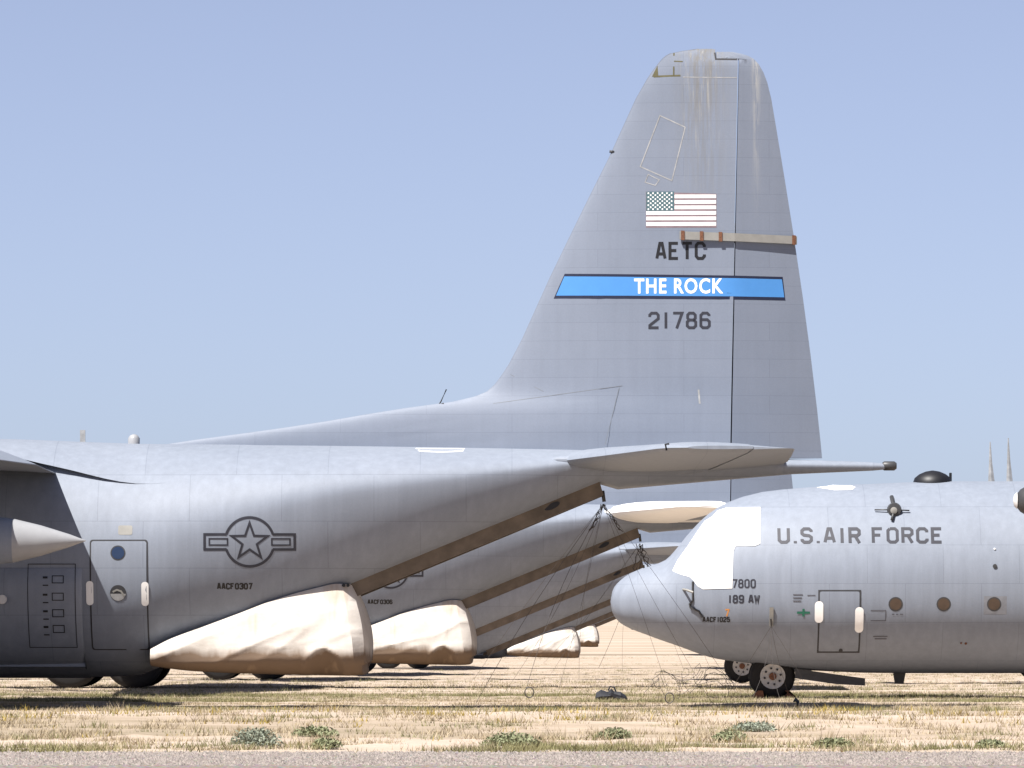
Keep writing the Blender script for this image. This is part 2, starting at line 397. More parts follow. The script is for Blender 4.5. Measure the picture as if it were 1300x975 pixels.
def font_polys(s, x0, x1, z0, z1, bold):
    cu = bpy.data.curves.new('t', 'FONT'); cu.size = 1; cu.offset = bold; cu.resolution_u = 4; cu.space_character = 1.12
    out = []; cu.body = s; ob = bpy.data.objects.new('t', cu); C.objects.link(ob)
    def geo(body):
        cu.body = body; dg = bpy.context.evaluated_depsgraph_get(); dg.update(); me = ob.evaluated_get(dg).to_mesh()
        V = [(v_.co.x, v_.co.y) for v_ in me.vertices]; P = [list(p.vertices) for p in me.polygons]
        return V, P
    V, P = geo(s); xs_ = [v_[0] for v_ in V]; ys_ = [v_[1] for v_ in V]; a, b, c_, d_ = min(xs_), max(xs_), min(ys_), max(ys_)
    # connected letters: group triangles by shared vertices
    par = list(range(len(V)))
    def find(i):
        while par[i] != i: par[i] = par[par[i]]; i = par[i]
        return i
    for p in P:
        for k in p[1:]: par[find(k)] = find(p[0])
    grp = {}
    for p in P: grp.setdefault(find(p[0]), []).append([(x0+(V[k][0]-a)/(b-a)*(x1-x0), z0+(V[k][1]-c_)/(d_-c_)*(z1-z0)) for k in p])
    bpy.data.objects.remove(ob); bpy.data.curves.remove(cu)
    return list(grp.values())
def rect(x0, x1, z0, z1): return [(x0, z0), (x1, z0), (x1, z1), (x0, z1)]
def rrect(x0, x1, z0, z1, r, n=5):
    out = []
    for cx, cz, a0 in ((x1-r, z0+r, -90), (x1-r, z1-r, 0), (x0+r, z1-r, 90), (x0+r, z0+r, 180)):
        for k in range(n+1):
            a = R(a0+90*k/n); out.append((cx+r*math.cos(a), cz+r*math.sin(a)))
    return out
def disc(cx, cz, r, n=24): return [(cx+r*math.cos(2*math.pi*k/n), cz+r*math.sin(2*math.pi*k/n)) for k in range(n)]
# fin outline in the plane's own metres
def fx(px): return (px-650)/75.
def fz(py): return H+(HZ-py)/75.
LEz = [4.30, fz(563), fz(550), fz(537), fz(520), fz(508), fz(497), fz(480), fz(462), fz(350), fz(200), fz(80), fz(68), fz(62)]
LEx = [fx(150), fx(215), fx(310), fx(400), fx(500), fx(585), fx(618), fx(634), fx(646), fx(699), fx(773), fx(836), fx(850), fx(884)]
TEz = [4.15, fz(575), fz(160), fz(108), fz(80), fz(70), fz(62)]
TEx = [fx(1044), fx(1043), fx(985), fx(975), fx(962), fx(948), fx(905)]
fLE = pchip(LEz, LEx); fTE = pchip(TEz, TEx)
def fHG(z): return fx(926)+(z-fz(573))/(fz(98)-fz(573))*(fx(936)-fx(926))
ZTOP = fz(62)
def fin_half(x, z):
    le, te, hg = fLE(z), fTE(z), fHG(z)
    T = np.interp(z, [4.3, 5.2, 10.9, ZTOP], [.42, .36, .13, .03])
    T *= float(np.interp(x, [fx(300), fx(560), fx(680), fx(760)], [.22, .30, .75, 1]))
    dist = max(0, x-le)
    t_ = T*(1-math.exp(-(dist/.9)**.8)) if dist > 0 else .0
    if x > hg: t_ *= max(.06, 1-.94*(x-hg)/max(te-hg, .05))
    return max(t_, .004)
def fin_y(x, z): return -fin_half(x, z)
def build_fin_piece(name, xa, xb, zs, parent, mat, us):
    rings = []
    for z in zs:
        a, b = xa(z), xb(z)
        near = [(a+(b-a)*u, -fin_half(a+(b-a)*u, z), z) for u in us]
        farr = [(p[0], -p[1], z) for p in near[::-1]]
        rings.append(near+farr)
    V, Fc = loft(rings); return mesh_obj(name, V, Fc, mat, parent, True, autos=40)
US = [0, .003, .01, .02, .035, .06, .09, .13, .18, .25, .34, .45, .57, .7, .85, 1]
def airfoil(n=14):
    u = [.5-.5*math.cos(math.pi*k/n) for k in range(n+1)]
    th = [5*(.2969*math.sqrt(q)-.126*q-.3516*q*q+.2843*q**3-.1015*q**4) for q in u]
    return u, th
def wing_geo(stations, mirror=1, u0=0., u1=1., camber=.0, droop=0.):
    """stations: (y, xle, xte, zc, thickness ratio)."""
    U, TH = airfoil(); sel = [(q, t_) for q, t_ in zip(U, TH) if u0-1e-6 <= q <= u1+1e-6]
    def thick(q): return float(np.interp(q, U, TH))
    qs = [u0]+[q for q, _ in sel if u0+.01 < q < u1-.01]+[u1]
    rings = []
    for y, xl, xt, zc, tr in stations:
        ch = xt-xl
        up = [(xl+ch*q, y*mirror, zc+ch*tr*thick(q)+camber*ch*4*q*(1-q)-droop*q**2.2) for q in qs]
        lo = [(xl+ch*q, y*mirror, zc-ch*tr*thick(q)*.8+camber*ch*4*q*(1-q)-droop*q**2.2) for q in qs[::-1]]
        rings.append(up+lo)
    return loft(rings)
def build_plane(label, loc, near=True):
    root = empty('cargo_plane', loc, label, 'airplane', 'grey cargo planes parked in rows')
    # fuselage
    st = [0, .015, .04, .08, .13, .2, .3, .42, .56, .72, .87, 1.0, 1.13, 1.22, 1.31, 1.42, 1.55, 1.7, 1.85, 2.0, 2.18, 2.4, 2.7, 3.1, 3.5, 4, 4.6, 5.2, 6, 7, 8.5, 10, 11.5, 13, 14.5, 16, 16.7, 17.2, 17.6, 18, 18.5, 19, 19.5, 20, 20.5, 21, 21.5, 22, 22.5, 23, 23.5, 24, 24.5, 24.97, 25.3, 25.7, 26.3, 27, 27.6, 28.2, 28.8, 29.3, 29.6, 29.83]
    V, Fc = loft([fus_ring(t-23.5) for t in st]); mesh_obj('fuselage', V, Fc, 'paint', root, True, autos=60)
    # sloping sills either side of the cargo door
    for m_ in (-1, 1):
        rings = []
        for t in np.linspace(18.1, 24.96, 16):
            x = t-23.5; wv = fus_par(x)[5]+.03; zt_ = ZB(t); zl = zt_-.21
            rings.append([(x, m_*(wv-.05), zt_+.08), (x, m_*(wv+.03), zt_+.03), (x+.08, m_*(wv-.05), zl), (x+.08, m_*(wv-.25), zl), (x, m_*(wv-.25), zt_+.08)])
        V, Fc = loft(rings); mesh_obj('ramp_sill', V, Fc, 'tan', root)
    rings = []
    for t in np.linspace(18.0, 24.95, 12):
        x = t-23.5; wv = fus_par(x)[5]-.2; zl = ZB(t)-.18
        rings.append([(x, -wv, zl), (x, wv, zl), (x, wv, zl+.12), (x, -wv, zl+.12)])
    V, Fc = loft(rings); mesh_obj('cargo_door', V, Fc, 'tan', root)
    vx, vz = PA(701, 640, -1.0)
    V, Fc = loft([[(vx+.13*math.cos(a)+.0*k, -fus_par(vx)[5]-.03-.02*k, vz-.03+.055*math.sin(a)+.05*math.cos(a)) for a in np.linspace(0, 2*math.pi, 17)[:-1]] for k in (0, 1)])
    mesh_obj('vent_scoop', V, Fc, 'black', root)
    tube('tail_skid', [(fx(765), 0, fz(632)+.12), (fx(767), 0, fz(637))], .035, 'darkgrey', root)
    # fin and rudder
    zs = [4.28, fz(563)-.02, fz(558), fz(550), fz(543), fz(535), fz(527), fz(518), fz(510), fz(503), fz(497), fz(488), fz(478), fz(462), fz(430), fz(390), fz(350), fz(300), fz(250), fz(200), fz(160), fz(125), fz(100), fz(88), fz(80), fz(75)]
    top = [fz(71), fz(68), fz(65), fz(63), fz(62)]
    build_fin_piece('vertical_fin', fLE, lambda z: min(fHG(z), fTE(z)-.05) if z < fz(74) else min(fx(908), fTE(z)-.02), zs+top, root, 'finpaint', US)
    build_fin_piece('rudder', lambda z: fHG(z)+.022 if z < fz(75) else fx(908)+.02, lambda z: max(fTE(z), (fHG(z) if z < fz(75) else fx(908))+.05),
                    [4.22, fz(563), fz(520), fz(450), fz(380), fz(300), fz(230), fz(160), fz(125), fz(105), fz(92), fz(82), fz(76), fz(74.5), fz(71), fz(68), fz(66)], root, 'finpaint', [0, .04, .1, .25, .4, .55, .7, .85, 1])
    # tailplane
    for m_ in (-1, 1):
        stn = [(.35, .62, 4.55, 4.12, .125), (1.0, .85, 4.62, 4.15, .125), (4, 1.55, 4.55, 4.16, .115), (7.3, 2.28, 4.45, 4.17, .10), (7.75, 2.45, 4.40, 4.17, .075), (7.95, 2.75, 4.3, 4.17, .04)]
        V, Fc = wing_geo(stn, m_, 0, .66); mesh_obj('tailplane', V, Fc, 'paint', root, True, autos=40)
        V, Fc = wing_geo([(s[0]+(.02 if i == 0 else 0), s[1], s[2], s[3]-.01, s[4]) for i, s in enumerate(stn)], m_, .668, 1); mesh_obj('elevator', V, Fc, 'paint', root, True, autos=40)
        rings = []   # root fillet
        for t, hw, up, dn in ((24.12, .02, .02, .03), (24.25, .14, .07, .14), (24.7, .25, .14, .30), (25.5, .33, .17, .36), (26.5, .33, .15, .32), (27.5, .25, .10, .2), (28.1, .1, .05, .1)):
            yy = WW(t)*.86; zc = 4.16
            rings.append([(t-23.5, m_*(yy-.3), zc+up), (t-23.5, m_*(yy+hw*.6), zc+up*.7), (t-23.5, m_*(yy+hw), zc), (t-23.5, m_*(yy+hw*.45), zc-dn*.6), (t-23.5, m_*(yy-.3), zc-dn)])
        V, Fc = loft(rings); mesh_obj('tail_fillet', V, Fc, 'paint', root, True)
    lathe('tail_light', [(0, .06), (.03, .08), (.2, .08), (.24, .05)], 'x', (6.27, 0, 4.09), 'darkgrey', root, 14)
    # wings
    for m_ in (-1, 1):
        stn = [(.0, -12.5, -7.62, 4.33, .17), (2.2, -12.5, -7.62, 4.33, .17), (5.2, -12.5, -7.65, 4.37, .165), (12, -12.25, -9.1, 4.46, .145), (19.4, -12.0, -9.85, 4.68, .12), (20.1, -11.7, -10.1, 4.7, .06)]
        V, Fc = wing_geo(stn, m_, 0, 1, .012, .40); mesh_obj('wing', V, Fc, 'paint', root, True, autos=40)
        for yy in (5.0, 10.15):
            lathe('engine_nacelle', [(-15.0, .42), (-14.85, .5), (-14.2, .58), (-13, .62), (-11.5, .58), (-10.2, .42), (-9.4, .22)], 'x', (0, m_*yy, 3.95), 'paint', root, 24)
            sp = lathe('propeller_spinner', [(-15.62, .02), (-15.60, .12), (-15.52, .22), (-15.35, .32), (-15.1, .385), (-15.01, .40)], 'x', (0, m_*yy, 3.95), 'darkgrey', root, 24)
            lathe('spinner_tip', [(-15.66, .02), (-15.64, .11), (-15.585, .165)], 'x', (0, m_*yy, 3.95), 'whitep', sp, 20)
        # drop tank
        tk = lathe('fuel_tank', [(-14.6, .02), (-14.3, .22), (-13.5, .42), (-12, .5), (-9.6, .5), (-8.6, .44), (-7.84, .345)], 'x', (0, m_*7.5, 2.72), 'paint', root, 36)
        lathe('tail_cone', [(-7.84, .346), (-7.4, .24), (-6.95, .10), (-6.78, .035), (-6.70, .008)], 'x', (0, m_*7.5, 2.72), 'conegrey', tk, 36)
        rings = [[(x0, m_*(7.5-.09), z_), (x0+.3, m_*7.42, z_), (x1, m_*7.46, z_), (x1+.2, m_*7.5, z_), (x1, m_*7.54, z_), (x0+.3, m_*7.58, z_), (x0, m_*7.59, z_)] for x0, x1, z_ in ((-12, -9.4, 3.1), (-12.2, -9, 4.3))]
        V, Fc = loft(rings); mesh_obj('tank_pylon', V, Fc, 'paint', tk)
        # wheel fairing along the belly
        rings = []
        for t, k in ((9.4, .02), (9.8, .45), (10.6, .8), (12, 1), (14.6, 1), (15.6, .8), (16.2, .6), (16.34, .5), (16.37, .3)):
            ring = []
            for a in np.linspace(-1, 1, 15):
                zz = 1.42+a*.92; ring.append((t-23.5, m_*(-fus_y(t-23.5, zz)+.01+.20*k*(1-abs(a)**5)), zz))
            ring.append((t-23.5, m_*1.5, 2.2)); ring.append((t-23.5, m_*1.3, .7)); rings.append(ring)
        V, Fc = loft(rings); mesh_obj('wheel_fairing', V, Fc, 'paint', root, True, autos=50)
        for xx in (-11.9, -10.4):
            wheel(root, xx, m_*1.75, .71, .71, .46, m_)
    # raised fairing behind the wing
    lowz = pchip([-12.6, -8.67, -7.6, -6.13, -4.9, -3.6], [4.35, 4.17, 3.99, 3.74, 3.86, 4.0])
    offs = pchip([-12.6, -8.67, -7.2, -6.13, -4.9, -3.6], [.45, .34, .13, .0, -.02, -.04])
    rings = []
    for x in np.linspace(-12.4, -3.6, 34):
        zl, of = lowz(x), offs(x); ring = []
        zt_, zb_, zm_, w_, _, _ = fus_par(x); a0 = math.asin(min(1, (zl-zm_)/(zt_-zm_)))
        for k in range(25):
            a = a0+(math.pi-2*a0)*k/24
            up = of*.25+.012*min(1, max(-1, (-3.9-x)/.6))
            ring.append((x, (w_+of)*math.cos(a), zm_+(zt_-zm_+up)*math.sin(a)))
        ring.append((x, -w_*math.cos(a0)*.9, zl+.05)); ring.append((x, w_*math.cos(a0)*.9, zl+.05)); rings.append(ring)
    V, Fc = loft(rings); mesh_obj('wing_fairing', V, Fc, 'paint', root, True, autos=45)
    # nose gear
    box('nose_strut', -20.28, -20.12, -.09, .09, .45, 1.0, 'darkgrey', root)
    for m_ in (-1, 1): wheel(root, -20.2, m_*.36, .46, .46, .30, m_)
    V, Fc = loft([[(-19.75, -.62, .62), (-19.75, -.58, .62), (-19.75, -.58, .42), (-19.75, -.62, .42)], [(-18.9, -.60, .50), (-18.9, -.56, .50), (-18.9, -.56, .30), (-18.9, -.60, .30)], [(-18.32, -.58, .42), (-18.32, -.54, .42), (-18.32, -.54, .27), (-18.32, -.58, .27)]])
    mesh_obj('nose_gear_door', V, Fc, 'darkgrey', root)
    V, Fc = loft([[(-17.72+a, -.02, .56) , (-17.45+a, -.02, .56), (-17.45+a, .02, .56), (-17.72+a, .02, .56)] if z_ else [(-17.68, -.015, .30), (-17.5, -.015, .30), (-17.5, .015, .30), (-17.68, .015, .30)] for a, z_ in ((0, 1), (0, 0))])
    mesh_obj('belly_antenna', V, Fc, 'darkgrey', root)
    # paratroop door, near side
    yo = -2.1
    x0, z1 = PA(116, 687, yo); x1, z0 = PA(186, 824, yo)
    flat_patch([rrect(x0-.025, x1+.025, z0-.02, z1+.025, .05)], 'door_seal', 'seam', root, fus_y, .016)
    d = flat_patch([rrect(x0, x1, z0, z1, .04)], 'paratroop_door', 'paint', root, fus_y, .03)
    cx, cz = PA(150, 702, yo); flat_patch([disc(cx, cz, .125)], 'porthole_rim', 'darkgrey', d, fus_y, .036); flat_patch([disc(cx, cz, .105)], 'porthole', 'glass', d, fus_y, .042)
    cx, cz = PA(150, 753, yo); flat_patch([disc(cx, cz, .135)], 'handle_well', 'seam', d, fus_y, .036)
    flat_patch([[(cx+.128*math.cos(a), cz+.128*math.sin(a)) for a in np.linspace(R(185), R(355), 14)]], 'handle_cup', 'lite', d, fus_y, .042)
    flat_patch(strip([(cx-.09, cz+.02), (cx-.02, cz+.055), (cx+.05, cz+.03), (cx+.10, cz-.05)], .03), 'door_handle', 'cream', d, fus_y, .05)
    # crew door, near side
    cd = PB(1040, 750, yo), PB(1092, 828, yo)
    ln = strip([(cd[0][0], cd[1][1]), (cd[1][0], cd[1][1]), (cd[1][0], cd[0][1]), (cd[0][0], cd[0][1])], .035, True)
    flat_patch(ln, 'crew_door_seal', 'seam', root, fus_y, .004)
    d = flat_patch([rrect(cd[0][0]+.015, cd[1][0]-.015, cd[1][1]+.015, cd[0][1]-.015, .04)], 'crew_door', 'paint', root, fus_y, .014)
    cx, cz = PB(1069, 826, yo); flat_patch([disc(cx, cz, .04)], 'door_latch', 'seam', d, fus_y, .02)
    for px in (1137, 1198, 1262):
        cx, cz = PB(px, 767, yo); q = flat_patch([disc(cx, cz, .145)], 'porthole_rim', 'darkgrey', root, fus_y, .006); flat_patch([disc(cx, cz, .118)], 'porthole', 'brownwin', q, fus_y, .012)
    # cockpit glazing
    return root
def wheel(root, x, y, z, r, wd, side):
    prof = [(-wd/2, r*.55), (-wd/2, r*.80), (-wd*.42, r*.93), (-wd*.25, r), (wd*.25, r), (wd*.42, r*.93), (wd/2, r*.80), (wd/2, r*.55)]
    t = lathe('wheel', prof, 'y', (x, y, z), 'tyre', root, 36)
    lathe('hub', [(-wd/2-.012, r*.50), (-wd/2-.03, r*.56), (-wd/2+.05, r*.56)], 'y', (x, y, z), 'hub', t, 32)
    lathe('hub_cap', [(-wd/2-.07, r*.10), (-wd/2-.06, r*.16), (-wd/2-.02, r*.17)], 'y', (x, y, z), 'rust', t, 20)
    for k in range(8):
        a = 2*math.pi*k/8+.2; lathe('wheel_bolt', [(-wd/2-.04, .022), (-wd/2-.01, .024)], 'y', (x+r*.36*math.cos(a), y, z+r*.36*math.sin(a)), 'seam', t, 8)
A = build_plane('nearest grey cargo plane with tall fin, blue tail stripe and flag', (0, DA, 0))
base_children = list(A.children)
def copy_tree(o, parent):
    c = o.copy(); C.objects.link(c); c.parent = parent
    for ch in o.children: copy_tree(ch, c)
    return c
def copy_plane(label, loc, skip=()):
    r = A.copy(); C.objects.link(r); r.location = loc; r['label'] = label
    for ch in base_children:
        if ch.name.split('.')[0] in skip: continue
        copy_tree(ch, r)
    return r
# ---- markings: star-and-bar on the rear body (shared by the tail-on-right row)
def insignia(root):
    yo = -2.05; cx, cz = PA(317, 688, yo); s = F/(DA+yo)
    r = 31/s; q = []
    a0 = math.asin(9.5/31)
    q += strip([(cx+r*math.cos(a), cz+r*math.sin(a)) for a in np.linspace(a0, math.pi-a0, 30)], 3.4/s)
    q += strip([(cx+r*math.cos(a), cz+r*math.sin(a)) for a in np.linspace(math.pi+a0, 2*math.pi-a0, 30)], 3.4/s)
    star = []
    for k in range(10):
        a = R(90+36*k); rr = (24 if k % 2 == 0 else 9.6)/s; star.append((cx+rr*math.cos(a), cz+rr*math.sin(a)))
    q += strip(star, 2.9/s, True)
    for m_ in (-1, 1):
        xa, xb = cx+m_*29/s, cx+m_*57/s
        q += strip([(xa, cz+9.5/s), (xb, cz+9.5/s), (xb, cz-9.5/s), (xa, cz-9.5/s)], 3.3/s)
        xa, xb = cx+m_*28/s, cx+m_*51/s
        q += strip([(xa, cz+4/s), (xb, cz+4/s), (xb, cz-4/s), (xa, cz-4/s)], 1.9/s, True)
    flat_patch(q, 'star_insignia', 'dark', root, fus_y, .006)
def text_on(root, s, P, px0, px1, py0, py1, wd, mat, surf=fus_y, yo=-2.05, name='letter', off=.006, font=False):
    x0, z1 = P(px0, py0, yo); x1, z0 = P(px1, py1, yo)
    for one in (font_polys(s, x0, x1, z0, z1, wd) if font else text_polys(s, x0, x1, z0, z1, wd)):
        flat_patch(one, name, mat, root, surf, off)
insignia(A)
text_on(A, 'AACF0307', PA, 275, 320, 740, 748.5, .026, 'black')
q = flat_patch([rrect(*[PA(150, 0, -2.1)[0], PA(168, 0, -2.1)[0]], PA(0, 679, -2.1)[1], PA(0, 667, -2.1)[1], .03)], 'patched_panel', 'cream', A, fus_y, .006)
for px, py in ((114, 753), (184, 754)):
    x, z = PA(px, py, -2.1); flat_patch([rrect(x-.06, x+.06, z-.2, z+.2, .055)], 'white_tape', 'white', A, fus_y, .03)
x, z = PA(3, 761, -2.25); lathe('round_cover', [(-.03, .02), (-.025, .075), (.02, .08)], 'y', (x, fus_y(x, z)-.22, z), 'whitep', A, 20)
q = strip([PA(35, 716, -2.3), PA(35, 822, -2.3), PA(95, 822, -2.3), PA(95, 716, -2.3)], .012, True)
for k, yy in enumerate((733, 743, 755, 765, 776, 786, 796, 806)):
    q += strip([PA(54, yy, -2.3), PA(60+k % 2, yy, -2.3)], .035 if k % 2 == 0 else .02)
    if k % 2 == 0: q += strip([PA(66, yy-2, -2.3), PA(80, yy-2, -2.3), PA(80, yy+7, -2.3), PA(66, yy+7, -2.3)], .014, True)
def fair_y(x, z):
    t = x+23.5; k = float(np.interp(t, [14.6, 15.6, 16.2, 16.34], [1, .8, .6, .5])); a = (z-1.42)/.92; return fus_y(x, z)-.01-.20*k*(1-min(1, abs(a))**5)
flat_patch(q, 'door_placards', 'black', A, fair_y, .012)
tube('tip_hook', [(2.42, -7.9, 4.13), (2.40, -7.93, 4.22), (2.46, -7.93, 4.23)], .018, 'black', A)
# ---- fin markings
yo = -.2
def fr(px, py): return PA(px, py, yo)
def poly(name, pts, mat, off): return flat_patch([[fr(*p) for p in pts]], name, mat, A, fin_y, off, dz=.2, dx=.25)
sf = poly('tail_stripe_border', [(703, 378.5), (717, 347), (994, 351), (997.5, 381)], 'navy', .006)
poly('tail_stripe', [(706, 374.8), (716.5, 350.4), (993, 354.2), (996, 377)], 'blue', .010)
wl = .066
text_on(A, 'THE ROCK', PA, 805, 918, 353.5, 373, .022, 'white', fin_y, yo, off=.014, font=True)
text_on(A, 'AETC', PA, 832, 896, 307, 330, .05, 'black', fin_y, yo)
text_on(A, '21786', PA, 823, 902, 396, 418, .046, 'dark', fin_y, yo)
fl = poly('flag', [(820, 289), (820, 243), (909.5, 246), (909.5, 289)], 'mauve', .006)
sx0, sx1 = fr(856.5, 0)[0], fr(909, 0)[0]; lx0 = fr(820.5, 0)[0]
for k in range(6):
    yt = 247+k*7.0; a = sx0 if k < 3 else lx0
    o = flat_patch([rect(a, sx1, fr(0, yt+4.4)[1], fr(0, yt)[1])], 'flag_stripe', 'white', fl, fin_y, .010, dz=.3, dx=.25)
flat_patch([rect(lx0, sx0-.01, fr(0, 267.5)[1], fr(0, 243)[1])], 'flag_canton', 'canton', fl, fin_y, .010, dz=.3, dx=.25)
stp = []
for r_ in range(9):
    for c_ in range(6 if r_ % 2 == 0 else 5):
        px = 823.2+c_*5.9+(0 if r_ % 2 == 0 else 2.95); py = 245+r_*2.55; cx, cz = fr(px, py)
        stp.append([(cx+(.021 if k % 2 == 0 else .010)*math.cos(R(90+36*k)), cz+(.021 if k % 2 == 0 else .010)*math.sin(R(90+36*k))) for k in range(10)])
flat_patch(stp, 'flag_stars', 'white', fl, fin_y, .012, dz=0, dx=0)
flat_patch(strip([fr(838, 146), fr(870, 161), fr(853, 229), fr(813, 211)], .018, True), 'panel_outline', 'lite', A, fin_y, .006, dz=.3)
flat_patch(strip([fr(823, 221), fr(837, 228), fr(832, 235), fr(819, 231)], .015, True), 'panel_outline', 'lite', A, fin_y, .006, dz=.3)
flat_patch(strip([fr(830, 96), fr(864, 95)], .03)+strip([fr(856, 66), fr(855.5, 95)], .025)+strip([fr(856, 76.5), fr(867, 77)], .018)+[[fr(828, 96), fr(835, 82), fr(836, 96)]], 'cap_sealant', simple('olive_sealant', (0.094, 0.086, 0.043), .8), A, fin_y, .006, dz=.3)
flat_patch(strip([fr(867, 97), fr(936, 98)], .014), 'cap_joint', 'lite', A, fin_y, .006, dz=.3)
flat_patch(strip([fr(908, 65.5), fr(909, 74), fr(936, 74.5)], .028), 'rudder_gap', 'seam', A, fin_y, .005, dz=.3)
flat_patch(strip([fr(648, 475), fr(690, 497)], .008)+strip([fr(626, 512), fr(790, 490)], .009)+strip([fr(786, 492), fr(768, 565)], .008), 'skin_joint', simple('soft_seam', (0.144, 0.155, 0.173), .7), A, fin_y, .005, dz=.3)
flat_patch(strip([fr(886.5, 495), fr(888, 513)], .03), 'chipped_paint', 'lite', A, fin_y, .006)
# clamped beam across fin and rudder
bx0, bz1 = PA(863, 293, -.4); bx1, bz0 = PA(1013, 307, -.4)
def beam(x0, x1, ya, yb, mat, name, par, ex=0., sg=-1):
    """a straight bar lying on the skin; ya/yb are stand-off distances."""
    def zc(x): return bz1+(x-bx0)*-.035
    def yc(x): return float(np.interp(x, [bx0, fHG(8), bx1], [fin_half(fHG(8), 8)+.0, fin_half(fHG(8), 8)+.0, .02]))
    xs_ = [x0]+([fHG(8)] if x0 < fHG(8) < x1 else [])+[x1]; rings = []
    for x in xs_:
        y0, y1 = sg*(yc(x)+ya), sg*(yc(x)+yb)
        rings.append([(x, y0, zc(x)-.135-ex), (x, y0, zc(x)+ex), (x, y1, zc(x)+ex), (x, y1, zc(x)-.135-ex)])
    V, Fc = loft(rings); return mesh_obj(name, V, Fc, mat, par)
bmn = beam(bx0, bx1, .06, .012, 'cream', 'rudder_lock_beam', A)
for px in (867, 891, 915, 1009):
    x, _ = PA(px, 0, -.4); beam(x-.03, x+.03, .072, .006, 'rust', 'clamp', bmn, .012)
beam(bx0, bx1, .06, .012, 'cream', 'rudder_lock_beam', A, 0., 1)
for px, py, hh in ((776, 193, .03),):
    x, z = PA(px, py); tube('lightning_probe', [(x+.05, 0, z), (x-.03, 0, z+.01)], .025, 'darkgrey', A)
x, z = PA(560, 513); tube('wire_antenna', [(x-.06, 0, z-.05), (x, 0, z+.05), (x+.09, 0, z+.25)], .012, 'darkgrey', A); tube('antenna_foot', [(x-.1, 0, z-.06), (x+.05, 0, z)], .03, 'darkgrey', A)
x, z = PA(105, 546, 0); V, Fc = loft([[(x-.045, -.02, q), (x+.045, -.02, q), (x+.045, .02, q), (x-.045, .02, q)] for q in (4.42, z)]); mesh_obj('blade_antenna', V, Fc, 'lite', A)
x, z = PA(170, 552, 0); lathe('roof_beacon', [(4.42, .10), (z-.06, .10), (z-.01, .065), (z+.01, .02)], 'z', (x, 0, 0), 'conegrey', A, 18)
# pale ring near the fin root on the crown
rings = []
xc, zc_ = PA(560, 571, -.5)
flat_patch(strip([(xc+.38*math.cos(a), zc_-.015-.03*math.sin(-a)) for a in np.linspace(math.pi, 2*math.pi, 14)], .02)+strip([PA(528, 569.6, -.5), PA(590, 569.6, -.5)], .018), 'crown_marking', 'white', A, fus_y, .02, dz=0)
# tailplane end mark
# ------------------------------------------------------------------ the rows behind
def place(s, dxp, dz=0.):
    D = DA/s; return D, dxp
A2 = copy_plane('second grey cargo plane in the row, white-coated tailplane, just behind the nearest', (80/(75*.71), DA/.71, -.08))
insignia(A2); text_on(A2, 'AACF0306', PA, 275, 320, 740, 748.5, .026, 'black')
stn = [(.9, .72, 4.5, 4.13, .15), (1.6, .93, 4.55, 4.15, .145), (4, 1.5, 4.55, 4.16, .135), (7.3, 2.22, 4.45, 4.17, .12), (7.85, 2.4, 4.40, 4.17, .09), (8.0, 2.7, 4.3, 4.17, .05)]
V, Fc = wing_geo(stn, -1, 0, .45); mesh_obj('tailplane_coating', V, Fc, 'white', A2, True, autos=40)
for ch in A2.children:
    if ch.name.startswith('tail_fillet'):
        ch.data = ch.data.copy(); ch.data.materials.clear(); ch.data.materials.append(M['white'])
def at(sc_, dx): D = DA/sc_; return (dx/(75*sc_), D, tz(0, D))
A3 = copy_plane('third grey cargo plane in the row with no tarpaulin on its ramp', at(.53, 106))
A4 = copy_plane('fourth grey cargo plane in the row, a sloping slice above the small tarpaulin', at(.43, 141))
A5 = copy_plane('fifth grey cargo plane in the row, dark slice just left of the grey nose', at(.34, 147))
A6 = copy_plane('last grey cargo plane in the row, barely showing under the dark tails', at(.25, 155))
B = copy_plane('grey cargo plane on the right with white-coated cockpit and black roof dome', (BX, DB, BZ))
B2 = copy_plane('grey cargo plane hidden behind the right-hand nose, only its wheel shows', (26.45, DB+42, -.15))
# ------------------------------------------------------------------ markings of the right-hand plane
text_on(B, 'U.S.AIR FORCE', PB, 988, 1198, 669, 690, .062, 'dark')
text_on(B, '7800', PB, 930, 960, 735, 746.5, .03, 'dark')
text_on(B, '189 AW', PB, 925, 965, 755, 766, .034, 'dark')
text_on(B, 'AACF1025', PB, 893, 928, 783, 790, .024, 'black')
text_on(B, '7', PB, 921, 927, 773, 783, .03, 'orange')
text_on(B, '+', PB, 1013, 1027.5, 770.5, 784, .045, 'green')
def bp(*pts): return [PB(px, py, -1.7) for px, py in pts]
wc = [(967, 643), (966.5, 655), (965, 690), (958, 693), (934, 693), (931, 700), (929.5, 747), (893, 748), (886, 744), (881, 737), (876, 732), (865, 729), (855, 724), (862, 710), (875, 692), (887, 674), (897, 660), (907, 654), (913, 647), (925, 643)]
flat_patch([bp(*wc)], 'cockpit_coating', 'white', B, lambda x, z: fus_y(x, z), .02, dz=.05, dx=.08)
flat_patch(strip(bp((898, 687), (903, 674), (906, 676), (901, 684)), .008), 'wiper_mark', 'lite', B, fus_y, .03, dz=.1)
for px, py, hh in ((1040, 777, 13.5), (1091, 787, 16)):
    x, z = PB(px, py, -2.1); flat_patch([rrect(x-.085, x+.085, z-hh/62, z+hh/62, .08)], 'white_tape', 'white', B, fus_y, .035)
q = []
for (xa, xb, yy) in ((1006, 1018, 755), (1006, 1017, 759), (1006, 1016, 763), (1024, 1034, 756), (1108, 1126, 808), (1110, 1125, 811), (1131, 1134, 780), (1136, 1139, 780), (1141, 1145, 780)):
    q += strip(bp((xa, yy), (xb, yy)), .022)
q += strip(bp((1104, 775), (1123, 775), (1123, 788), (1104, 788)), .016)
flat_patch(q, 'stencil_notes', simple('faded_stencil', (0.086, 0.086, 0.101), .7), B, fus_y, .006)
